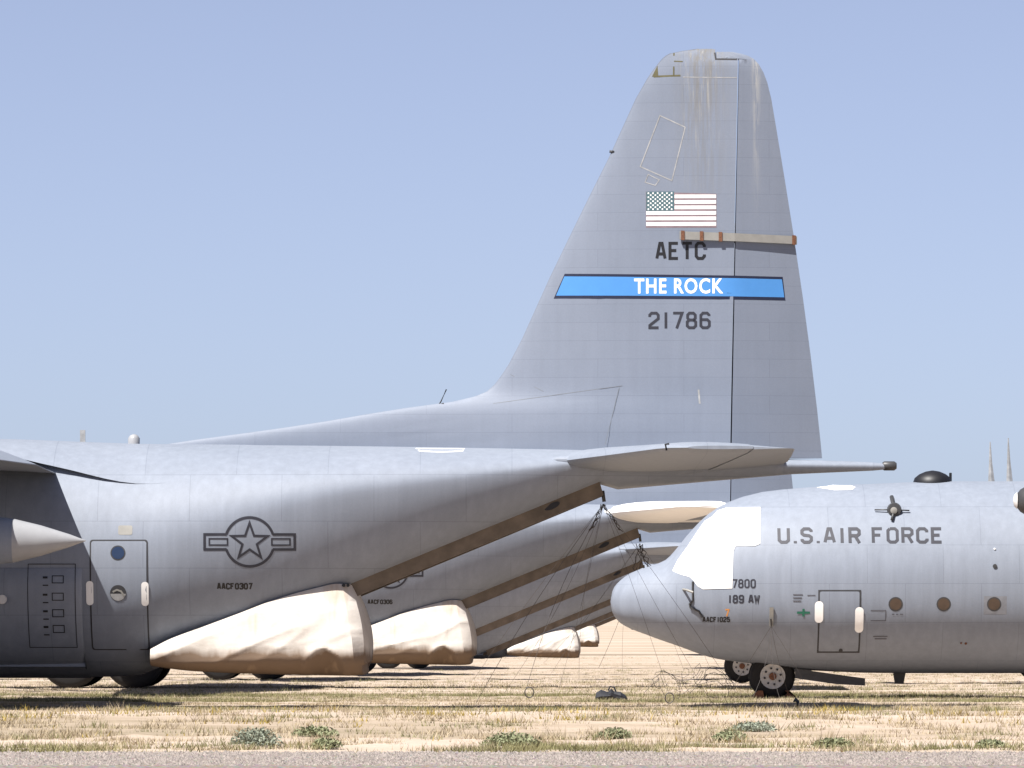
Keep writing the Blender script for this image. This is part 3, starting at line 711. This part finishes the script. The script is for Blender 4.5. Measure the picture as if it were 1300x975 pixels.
q = [bp((1247, 757), (1276, 757), (1276, 780), (1247, 780))]
flat_patch(q, 'window_surround', simple('repainted_patch', (0.180, 0.187, 0.209), .45), B, fus_y, .003)
x, z = PB(1133, 645, -1.6)
def on(px, py, out=0.): a, b = PB(px, py, -1.7); return (a, fus_y(a, b)-out, b)
hb = lathe('hub_fitting', [(-.09, .06), (-.08, .13), (0.02, .15)], 'y', on(1136, 647, .05), 'darkgrey', B, 20)
lathe('hub_centre', [(-.11, .04), (-.10, .07), (-.08, .07)], 'y', on(1135, 648, .05), 'cream', hb, 14)
for pa, r0 in (((1111, 647), .016), ((1155, 648), .016), ((1132, 660), .03), ((1134, 630), .045)):
    tube('fitting_arm', [on(1136, 647, .09), on(*pa, .06)], [r0*.9, r0], 'darkgrey', hb)
tube('drain_tube', [on(880, 738, .02), on(880, 762, .02), on(876, 767, .02), on(877, 771, .02), on(888, 776, .02), on(892, 784, .02)], .024, 'darkgrey', B)
tube('pitot_probe', [on(868, 748, .0), on(872, 749, .25), on(880, 752, .25)], .025, 'cream', B)
V, Fc = loft([[on(979+a, 771+b, .01+.03*k) for a, b in ((-2.5, 0), (2.5, 0), (2.5, 24), (-2.5, 24))] for k in (0, 1)]); mesh_obj('loose_flap', V, Fc, 'cream', B)
tube('static_vane', [on(978, 786, .0), on(978, 786, .12), on(979, 797, .12)], .02, 'darkgrey', B)
for px, py, r_, mt in ((1261, 697, .02, 'white'), (1261, 719, .045, 'darkgrey'), (1226, 817, .025, 'rust'), (1220, 816.5, .02, 'rust')):
    lathe('small_port', [(-.02, r_*.9), (.01, r_)], 'y', on(px, py, .005), mt, B, 14)
x, z = PB(1184, 615, 0)
lathe('roof_dome', [(z-.08, .40), (z+.03, .405), (z+.13, .37), (z+.21, .27), (z+.265, .14), (z+.285, .02)], 'z', (x, 0, 0), 'black', B, 30)
box('dome_hinge', x+.34, x+.39, -.05, .05, z-.02, z+.24, 'black', B)
for px, py in ((1257, 561), (1280, 556)):
    xa, zb_ = PB(px, 616, 0); zt_ = PB(px, py, 0)[1]
    V, Fc = loft([[(xa+o_-w_, -.02*w_/.06, q), (xa+o_, -.025*w_/.06, q), (xa+o_+w_, 0, q), (xa+o_, .025*w_/.06, q)] for q, w_, o_ in ((zb_-.06, .075, .03), (zb_+.1, .065, .025), ((zb_+zt_)/2, .035, .01), (zt_, .010, 0))])
    mesh_obj('blade_antenna', V, Fc, 'lite', B)
xa, za = PB(1062, 618, -.5)
flat_patch([[PB(*p, -.8) for p in ((1038, 618), (1052, 616), (1060, 614.6), (1082, 615.4), (1087, 618), (1082, 621.5), (1060, 622)) ]], 'hatch_coating', 'white', B, lambda x, z: fus_y(x, min(z, 4.40)), .03, dz=.02, dx=.1)
# ------------------------------------------------------------------ tarpaulins over the lowered ramps
def tarp(label, loc, sx=1., sz=1., seed=0):
    r_ = random.Random(seed)
    Xa, Xb = PA(192, 0, -1.7)[0], PA(468, 0, -1.7)[0]
    topz = pchip([192, 215, 260, 300, 350, 400, 440, 470], [PA(0, q, -1.7)[1] for q in (824, 812, 795, 780, 761, 747, 741, 741)])
    botz = pchip([192, 240, 300, 380, 440, 470], [PA(0, q, -1.7)[1] for q in (846, 852, 855, 857, 858, 857)])
    ph = [r_.uniform(0, 6.3) for _ in range(8)]
    rings = []; NS = 110
    pxs = list(np.linspace(192, 452, NS))
    for i, px in enumerate(pxs):
        x = PA(px, 0, -1.7)[0]; zt_, zb_ = topz(px), botz(px); ht = zt_-zb_
        endk = max(0, (px-442)/10.)           # rounding near the aft end
        half_t = np.interp(px, [192, 300, 440, 462], [1.95, 1.8, 1.5, 1.46]); half_b = np.interp(px, [192, 300, 440, 462], [1.98, 2.0, 1.95, 1.9])
        ring = []
        NV = 40
        for k in range(NV):
            v_ = k/(NV-1)                     # 0 top .. 1 bottom, near side
            z = zt_-ht*v_*1.0
            y = -(half_t+(half_b-half_t)*v_**.8)
            y += .10*math.sin(math.pi*min(1, v_*1.05))*-1*.6
            # creases pulled towards the upper aft corner
            d2 = (x+5.0)*.5-z*1.0; d3 = x*.55+z*.9
            def ridge(a, b, o_): return (1-min(1, abs(noise.noise((a, b, o_+seed*7.3)))*2.2))**3
            fold = .030*ridge(d3*.45, d2*2.0, 0)+.012*ridge(x*.9+z*.3, z*2.6-x*.8, 5)+.03*noise.noise((x*.7, z*.8, 9+seed))
            y += -fold*math.sin(math.pi*min(.97, v_+.06))
            # rolled lower hem tucked under the ramp
            hem = max(0, (v_-.76)/.24); y += (1-math.sqrt(max(0, 1-hem*hem*.98)))*.75
            # hollow above the ramp hook
            ax = (px-413)/24.; az = (z-zb_)/(.40)
            q = ax*ax+az*az
            y += .20*math.exp(-(q/.62)**2)-.035*math.exp(-((q-1.3)/.35)**2)
            y += 0
            ring.append((x-.24*max(0, (px-380)/72.)**2*(1-v_)**.8+.05*max(0, (px-420)/32.)*math.sin(math.pi*v_), y, z))
        far_ = [(p[0], -p[1], p[2]) for p in ring[::-1]]
        rings.append(ring+far_)
    # aft face, bulging
    last = rings[-1]; m_ = len(last); c0 = 452
    for kk, (sh, bl) in enumerate(((.90, .16), (.74, .205), (.5, .24), (.2, .255))):
        ring = []
        for p in last:
            zc = (topz(452)+botz(452))/2; lift = (p[2]-botz(452))/(topz(452)-botz(452))
            bulge = bl*(.35+.9*math.sin(math.pi*min(1, max(0, .18+.62*(1-lift)))))*(1 if lift > .12 else .75)
            ring.append((p[0]+bulge+.012*math.sin(p[1]*3.1+ph[7]), p[1]*sh, zc+(p[2]-zc)*(sh*.12+.88)))
        rings.append(ring)
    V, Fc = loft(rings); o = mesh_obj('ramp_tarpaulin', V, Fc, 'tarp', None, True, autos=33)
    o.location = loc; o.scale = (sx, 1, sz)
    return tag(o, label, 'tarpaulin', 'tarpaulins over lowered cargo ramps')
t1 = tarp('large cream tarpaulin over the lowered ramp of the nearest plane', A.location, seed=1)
x, z = PA(438, 743, -1.5)
for dx_ in (-.02, .05):
    lathe('eyelet', [(-.02, .03), (.02, .03)], 'y', (x+dx_, -1.52, z), 'black', t1, 10)
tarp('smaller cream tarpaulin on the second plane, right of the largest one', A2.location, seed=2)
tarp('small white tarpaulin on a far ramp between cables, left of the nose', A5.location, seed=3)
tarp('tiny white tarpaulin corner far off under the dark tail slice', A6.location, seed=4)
# ------------------------------------------------------------------ tie-down cables
def W(px, py, D): s = F/D; return Vector(((px-650)/s, D, H+(HZ-py)/s))
def cable_fan(label, top, ends, rings_at=()):
    root = empty('tie_down_cables', (top.x, top.y, tz(top.x, top.y)), label, 'cable', 'tie-down cables hanging from the tails')
    def sub(p): return p-root.location
    for (px, py, D) in ends:
        e = W(px, py, D); e.z = max(e.z, tz(e.x, e.y)+.01); pts = []
        sag = random.uniform(-.10, .10); sw = random.uniform(-.15, .15)
        for k in range(13):
            u = k/12; p = top.lerp(e, u); p.x += sw*math.sin(math.pi*u); p.z -= abs(sag)*math.sin(math.pi*u); pts.append(sub(p))
        tube('cable', pts, random.choice((.0025, .003, .004)), 'cable', root, 5)
    for (px, py, D, r_) in rings_at:
        c = W(px, py, D); pts = [sub(c+Vector((r_*math.cos(a), 0, r_*1.15*math.sin(a)))) for a in np.linspace(0, 2*math.pi, 19)]
        tube('cable_loop', pts, .011, 'cable', root, 6)
    return root
tp = Vector((fx(766), DA, fz(640)))
cf = cable_fan('thin dark cables fanning down from the tail of the nearest plane', tp, [(604, 893, 105), (640, 880, 104), (668, 875, 104), (735, 862, 112), (602, 862, 116), (705, 890, 104), (850, 882, 104.5), (905, 895, 105), (935, 880, 106)], ((672, 879, 104, .075), (850, 886, 104.5, .075)))
# knotted bundle under the skid
for k in range(7):
    a = tp-cf.location; pts = [a+Vector((random.uniform(-.05, .05)+(.28 if k > 3 else -.22)*u, random.uniform(-.04, .04), -.45*u+random.uniform(-.02, .02))) for u in np.linspace(0, 1, 7)]
    tube('knotted_rope', pts, .007, 'cable', cf, 5)
tp2 = Vector((fx(766)+80/(75*.71), DA/.71, fz(640)-.08))
cf2 = cable_fan('thin dark cables hanging from the tail of the second plane', tp2, [(690, 842, 149), (760, 848, 149), (700, 855, 147), (790, 850, 150), (868, 850, 149), (900, 845, 150)], ())
for k in range(6):
    a = tp2-cf2.location; pts = [a+Vector((random.uniform(-.1, .1)+(.3 if k > 2 else -.1)*u, random.uniform(-.04, .04), -.75*u+random.uniform(-.06, .06))) for u in np.linspace(0, 1, 7)]
    tube('knotted_rope', pts, .010, 'cable', cf2, 5)
tpb = Vector((BX+PB(979, 795, -1.9)[0], DB-1.95, BZ+PB(979, 795, -1.9)[1]))
cable_fan('pale slack tie-down cables below the right-hand nose beside the wheel', tpb, [(955, 890, 124), (1000, 878, 126), (1030, 888, 125), (925, 880, 126), (990, 892, 123)])
# loose wire tangle on the ground in front of the right-hand nose
wt = empty('wire_tangle', (3.6, 112, tz(0, 112)), 'rusty wire tangle standing on the ground below the right-hand nose', 'wire')
for k in range(9):
    px = 840+k*9+random.uniform(-6, 6); p0 = W(px, 872+random.uniform(-4, 8), 112); pts = []
    for u in np.linspace(0, 1, 12):
        pts.append(p0-wt.location+Vector((.55*(u-.5)+.16*math.sin(u*9+k), .1*math.cos(u*7+k), .28*math.sin(math.pi*u)+.12*math.sin(u*11+2*k))))
    tube('wire', pts, .0045, 'cable', wt, 5)
# wheel chocks
for px, side in ((960, 'left'), (1003, 'right')):
    x = (px-650)/(F/(DB-.3)); s_ = 1 if side == 'left' else -1; z0 = BZ+.0
    V = [(-.16, -.22, 0), (.16, -.22, 0), (.12*s_, -.22, .17), (.03*s_, -.22, .17), (-.16, .22, 0), (.16, .22, 0), (.12*s_, .22, .17), (.03*s_, .22, .17)]
    o = mesh_obj('wheel_chock', V, [(0, 1, 2, 3), (4, 5, 6, 7), (0, 1, 5, 4), (1, 2, 6, 5), (2, 3, 7, 6), (3, 0, 4, 7)], 'rust', None, loc=(x, DB-.45, z0))
    tag(o, f'rust-brown wheel chock against the {side} side of the nose wheel', 'chock', 'chocks at the nose wheel')
# dark bag lying on the dirt
Dg = 119.; c = W(776, 872, Dg); zb_ = tz(c.x, Dg)
rings = []
for u, hw, hh in ((-.31, .05, .05), (-.29, .14, .15), (-.2, .19, .20), (-.06, .18, .17), (0, .19, .23), (.05, .18, .18), (.18, .17, .16), (.27, .12, .11), (.31, .04, .04)):
    rings.append([(u, hw*math.cos(a)*(1+.08*math.sin(5*a+u*9)), max(0, hh*.5+hh*.55*math.sin(a)+.012*math.sin(7*a+u*20))) for a in np.linspace(0, 2*math.pi, 17)[:-1]])
V, Fc = loft(rings); o = mesh_obj('dark_bag', V, Fc, 'bag', None, False, loc=(c.x, Dg, zb_)); tag(o, 'charcoal crumpled bag lying on the dirt between the two planes', 'bag')
V, Fc = tube_geo([(-.06, 0, .2), (-.02, 0, .28), (.06, 0, .26), (.1, 0, .16)], .018, 6); mesh_obj('handle', V, Fc, 'bag', o)
# small dark stake by the grass
c = W(1012, 900, 104); tube_o = mesh_obj('short_stake', *tube_geo([(0, 0, 0), (.01, 0, .12), (-.05, 0, .15)], [.03, .03, .05], 8), 'darkgrey', None, True, loc=(c.x, 104, tz(0, 104))); tag(tube_o, 'small dark stake in the dirt right of the nose wheel', 'stake')
# distant vehicle
D = 900.; c = W(814, 804, D); vr = empty('distant_van', (c.x, D, tz(0, D)), 'tiny pale vehicle far away just under the grey nose', 'vehicle')
V, Fc = loft([[(x, y, z) for x, z in ((-1.9, .35), (-2.0, .8), (-1.3, .95), (-.8, 1.5), (.9, 1.55), (1.6, 1.0), (2.0, .9), (2.0, .35))] for y in (-.85, .85)]); mesh_obj('body', V, Fc, 'whitep', vr)
V, Fc = loft([[(x, y, z) for x, z in ((-1.1, 1.0), (-.72, 1.42), (.82, 1.46), (1.3, 1.03))] for y in (-.87, -.86)]); mesh_obj('side_window', V, Fc, 'glass', vr)
for x in (-1.25, 1.25): lathe('wheel', [(-.12, .3), (.12, .3)], 'y', (x, -.8, .3), 'tyre', vr, 14)
# ------------------------------------------------------------------ vegetation
def blades(name, centers, hts, n_per, spread, width, mat, label, lean=.5, cat=None, kind='stuff'):
    cs = np.repeat(np.asarray(centers), n_per, 0); hh = np.repeat(np.asarray(hts), n_per)*rng.uniform(.45, 1.15, len(cs))
    sp = np.repeat(np.broadcast_to(spread, len(centers)), n_per)
    a = rng.uniform(0, 2*np.pi, len(cs)); rr = sp*np.sqrt(rng.uniform(0, 1, len(cs)))
    x = cs[:, 0]+rr*np.cos(a)*1.5; y = cs[:, 1]+rr*np.sin(a); z = terrain(x, y)-.01
    la = rng.uniform(0, 2*np.pi, len(cs)); le = hh*rng.uniform(.05, lean, len(cs)); fa = rng.uniform(0, np.pi, len(cs)); wd = width*rng.uniform(.6, 1.3, len(cs))
    dx, dy = np.cos(fa)*wd/2, np.sin(fa)*wd/2
    p0 = np.stack([x-dx, y-dy, z], 1); p1 = np.stack([x+dx, y+dy, z], 1); p2 = np.stack([x+np.cos(la)*le, y+np.sin(la)*le, z+hh], 1)
    V = np.stack([p0, p1, p2], 1).reshape(-1, 3).astype(np.float32); nf = len(cs)
    me = bpy.data.meshes.new(name); me.vertices.add(nf*3); me.vertices.foreach_set('co', V.ravel())
    me.loops.add(nf*3); me.loops.foreach_set('vertex_index', np.arange(nf*3, dtype=np.int32))
    me.polygons.add(nf); me.polygons.foreach_set('loop_start', np.arange(0, nf*3, 3, dtype=np.int32)); me.polygons.foreach_set('loop_total', np.full(nf, 3, np.int32))
    me.update(); me.validate(); me.materials.append(M[mat]); o = bpy.data.objects.new(name, me); link(o)
    return tag(o, label, cat, kind=kind)
def patchy(n, y0, y1, thr, fscale=(.35, .7), seed=0, xw=.092):
    r2 = np.random.default_rng(seed); out = []
    k = r2.uniform(0, 6.3, 12); fr_ = r2.uniform(.5, 1.8, 12); an = r2.uniform(0, 6.3, 12)
    y = r2.uniform(y0, y1, n*6); x = r2.uniform(-1, 1, n*6)*y*xw
    f = sum(np.sin((x*np.cos(an[i])*fscale[0]+y*np.sin(an[i])*fscale[1])*fr_[i]*2+k[i]) for i in range(12))/3.4
    ok = f+r2.normal(0, .35, len(f)) > thr
    return np.stack([x[ok], y[ok]], 1)[:n]
p = np.concatenate([patchy(2800, 67.2, 92, .85, (1.5, 1.8), seed=1), patchy(3000, 92, 103, .7, (.3, 1.2), seed=2), patchy(7000, 104, 150, .6, (.08, .9), seed=3), patchy(8000, 150, 420, .5, (.03, .3), seed=4)])
blades('dry_grass', p, np.where(p[:, 1] < 92, .07, .06)*rng.uniform(.3, 1.5, len(p)), 15, .13, .013, 'straw', 'short dry straw-coloured grass over the desert ground', 1.1)
p = np.concatenate([patchy(800, 67.0, 69.6, .45, (.9, .9), seed=5), patchy(800, 69, 91, 1.05, (1.2, 1.2), seed=6), patchy(700, 98.5, 101, .8, (.9, .9), seed=7), patchy(500, 91, 93, .9, (1.1, .9), seed=17), patchy(1800, 115, 117.5, .4, (.4, .9), seed=8), patchy(1800, 129, 133, .4, (.35, .9), seed=18), patchy(2500, 118, 150, .6, (.06, .9), seed=9), patchy(2500, 150, 400, .7, (.03, .2), seed=10)])
blades('green_grass', p, np.where(p[:, 1] < 92, .085, .08)*rng.uniform(.3, 1.5, len(p)), 15, .12, .013, 'olive', 'low olive green weeds in bands across the ground', 1.0)
p = patchy(260, 67.4, 92, 1.0, (2.0, 2.2), seed=31)
blades('tall_dry_tufts', p, .15*rng.uniform(.5, 1.3, len(p)), 22, .09, .010, 'straw', 'taller dry straw tufts dotted through the roadside grass', .8)
p = np.concatenate([patchy(260, 80, 92, .8, (1.2, .9), seed=11), patchy(60, 69, 80, 1.1, (1.2, 1), seed=12)])
blades('yellow_wildflowers', p, .11*rng.uniform(.4, 1.3, len(p)), 8, .12, .02, 'yellow', 'small yellow wildflowers scattered through the dry grass', 1.2)
def shrub(px, D, wd, ht, mat, label, nl=420, seed=0):
    r2 = np.random.default_rng(seed); x = (px-650)/(F/D); z0 = tz(x, D)
    root = empty('desert_shrub', (x, D, z0), label, 'shrub', 'low shrubs by the roadside')
    V = []; Fc = []
    for k in range(14):
        a = r2.uniform(0, 6.28); rr = wd*.40*r2.uniform(.2, 1); b = tube_geo([(0, 0, 0), (rr*.4*math.cos(a), rr*.4*math.sin(a), ht*.4), (rr*math.cos(a), rr*math.sin(a), ht*r2.uniform(.55, .9))], [.008, .006, .003], 4)
        n0 = len(V); V += b[0]; Fc += [tuple(i+n0 for i in f_) for f_ in b[1]]
    mesh_obj('stems', V, Fc, 'straw', root)
    V = []; Fc = []
    for k in range(nl):
        a = r2.uniform(0, 6.28); u = r2.uniform(0, 1)**.6; el = r2.uniform(.0, 1.5)
        c = np.array((wd/2*u*math.cos(a)*math.cos(el*.9), wd/2*u*math.sin(a)*math.cos(el*.9), ht*(.12+.85*u*math.sin(el)*r2.uniform(.7, 1.1))))
        d = r2.normal(0, 1, 3); d /= np.linalg.norm(d); e = np.cross(d, r2.normal(0, 1, 3)); e /= np.linalg.norm(e); ln = r2.uniform(.014, .034)
        n0 = len(V); V += [c-d*ln, c+e*ln*.32, c+d*ln, c-e*ln*.32]; Fc.append((n0, n0+1, n0+2, n0+3))
    mesh_obj('foliage', V, Fc, mat, root)
SH = [(325, 69.3, .62, .24, 'sage', 'pale grey-green rounded shrub at the road edge, left of centre'),
      (415, 69.0, .38, .12, 'leaf', 'small green shrub at the road edge, next right of the pale one'),
      (400, 74.5, .60, .13, 'leaf', 'green shrub set back from the road above the smallest one'),
      (650, 69.5, .75, .17, 'leaf', 'twiggy spreading green shrub at the road edge in the middle'),
      (780, 73.5, .45, .14, 'leaf', 'bright green shrub set back from the road below the black bag'),
      (927, 72.0, .45, .14, 'leaf', 'green shrub set back from the road below the nose wheel'),
      (957, 77.0, .60, .13, 'sage', 'pale sage shrub in the grass below the nose wheel'),
      (1058, 69.2, .5, .12, 'leaf', 'long low green shrub at the road edge below the crew door'),
      (1257, 69.0, .36, .11, 'leaf', 'small dark green shrub at the road edge, far right'),]
for i, s_ in enumerate(SH): shrub(*s_, seed=i, nl=int(2600*s_[2]))
# gravel stones at the road edge
r2 = np.random.default_rng(5); V = []; Fc = []
oct_ = np.array([(1, 0, 0), (0, 1, 0), (-1, 0, 0), (0, -1, 0), (0, 0, 1)]); of = [(0, 1, 4), (1, 2, 4), (2, 3, 4), (3, 0, 4)]
for k in range(15000):
    y = r2.uniform(60.5, 67.1); x = r2.uniform(-1, 1)*y*.095; s_ = r2.uniform(.008, .026)
    q = oct_*np.array((s_*r2.uniform(.8, 1.5), s_*r2.uniform(.8, 1.4), s_*r2.uniform(.6, 1.2))); a = r2.uniform(0, 6.28); ca, sa = math.cos(a), math.sin(a)
    n0 = len(V); V += [(x+p[0]*ca-p[1]*sa, y+p[0]*sa+p[1]*ca, .004+p[2]) for p in q]; Fc += [tuple(i+n0 for i in f_) for f_ in of]
o = mesh_obj('gravel_stones', V, Fc, 'stone'); tag(o, 'loose grey gravel along the road', None, kind='stuff')
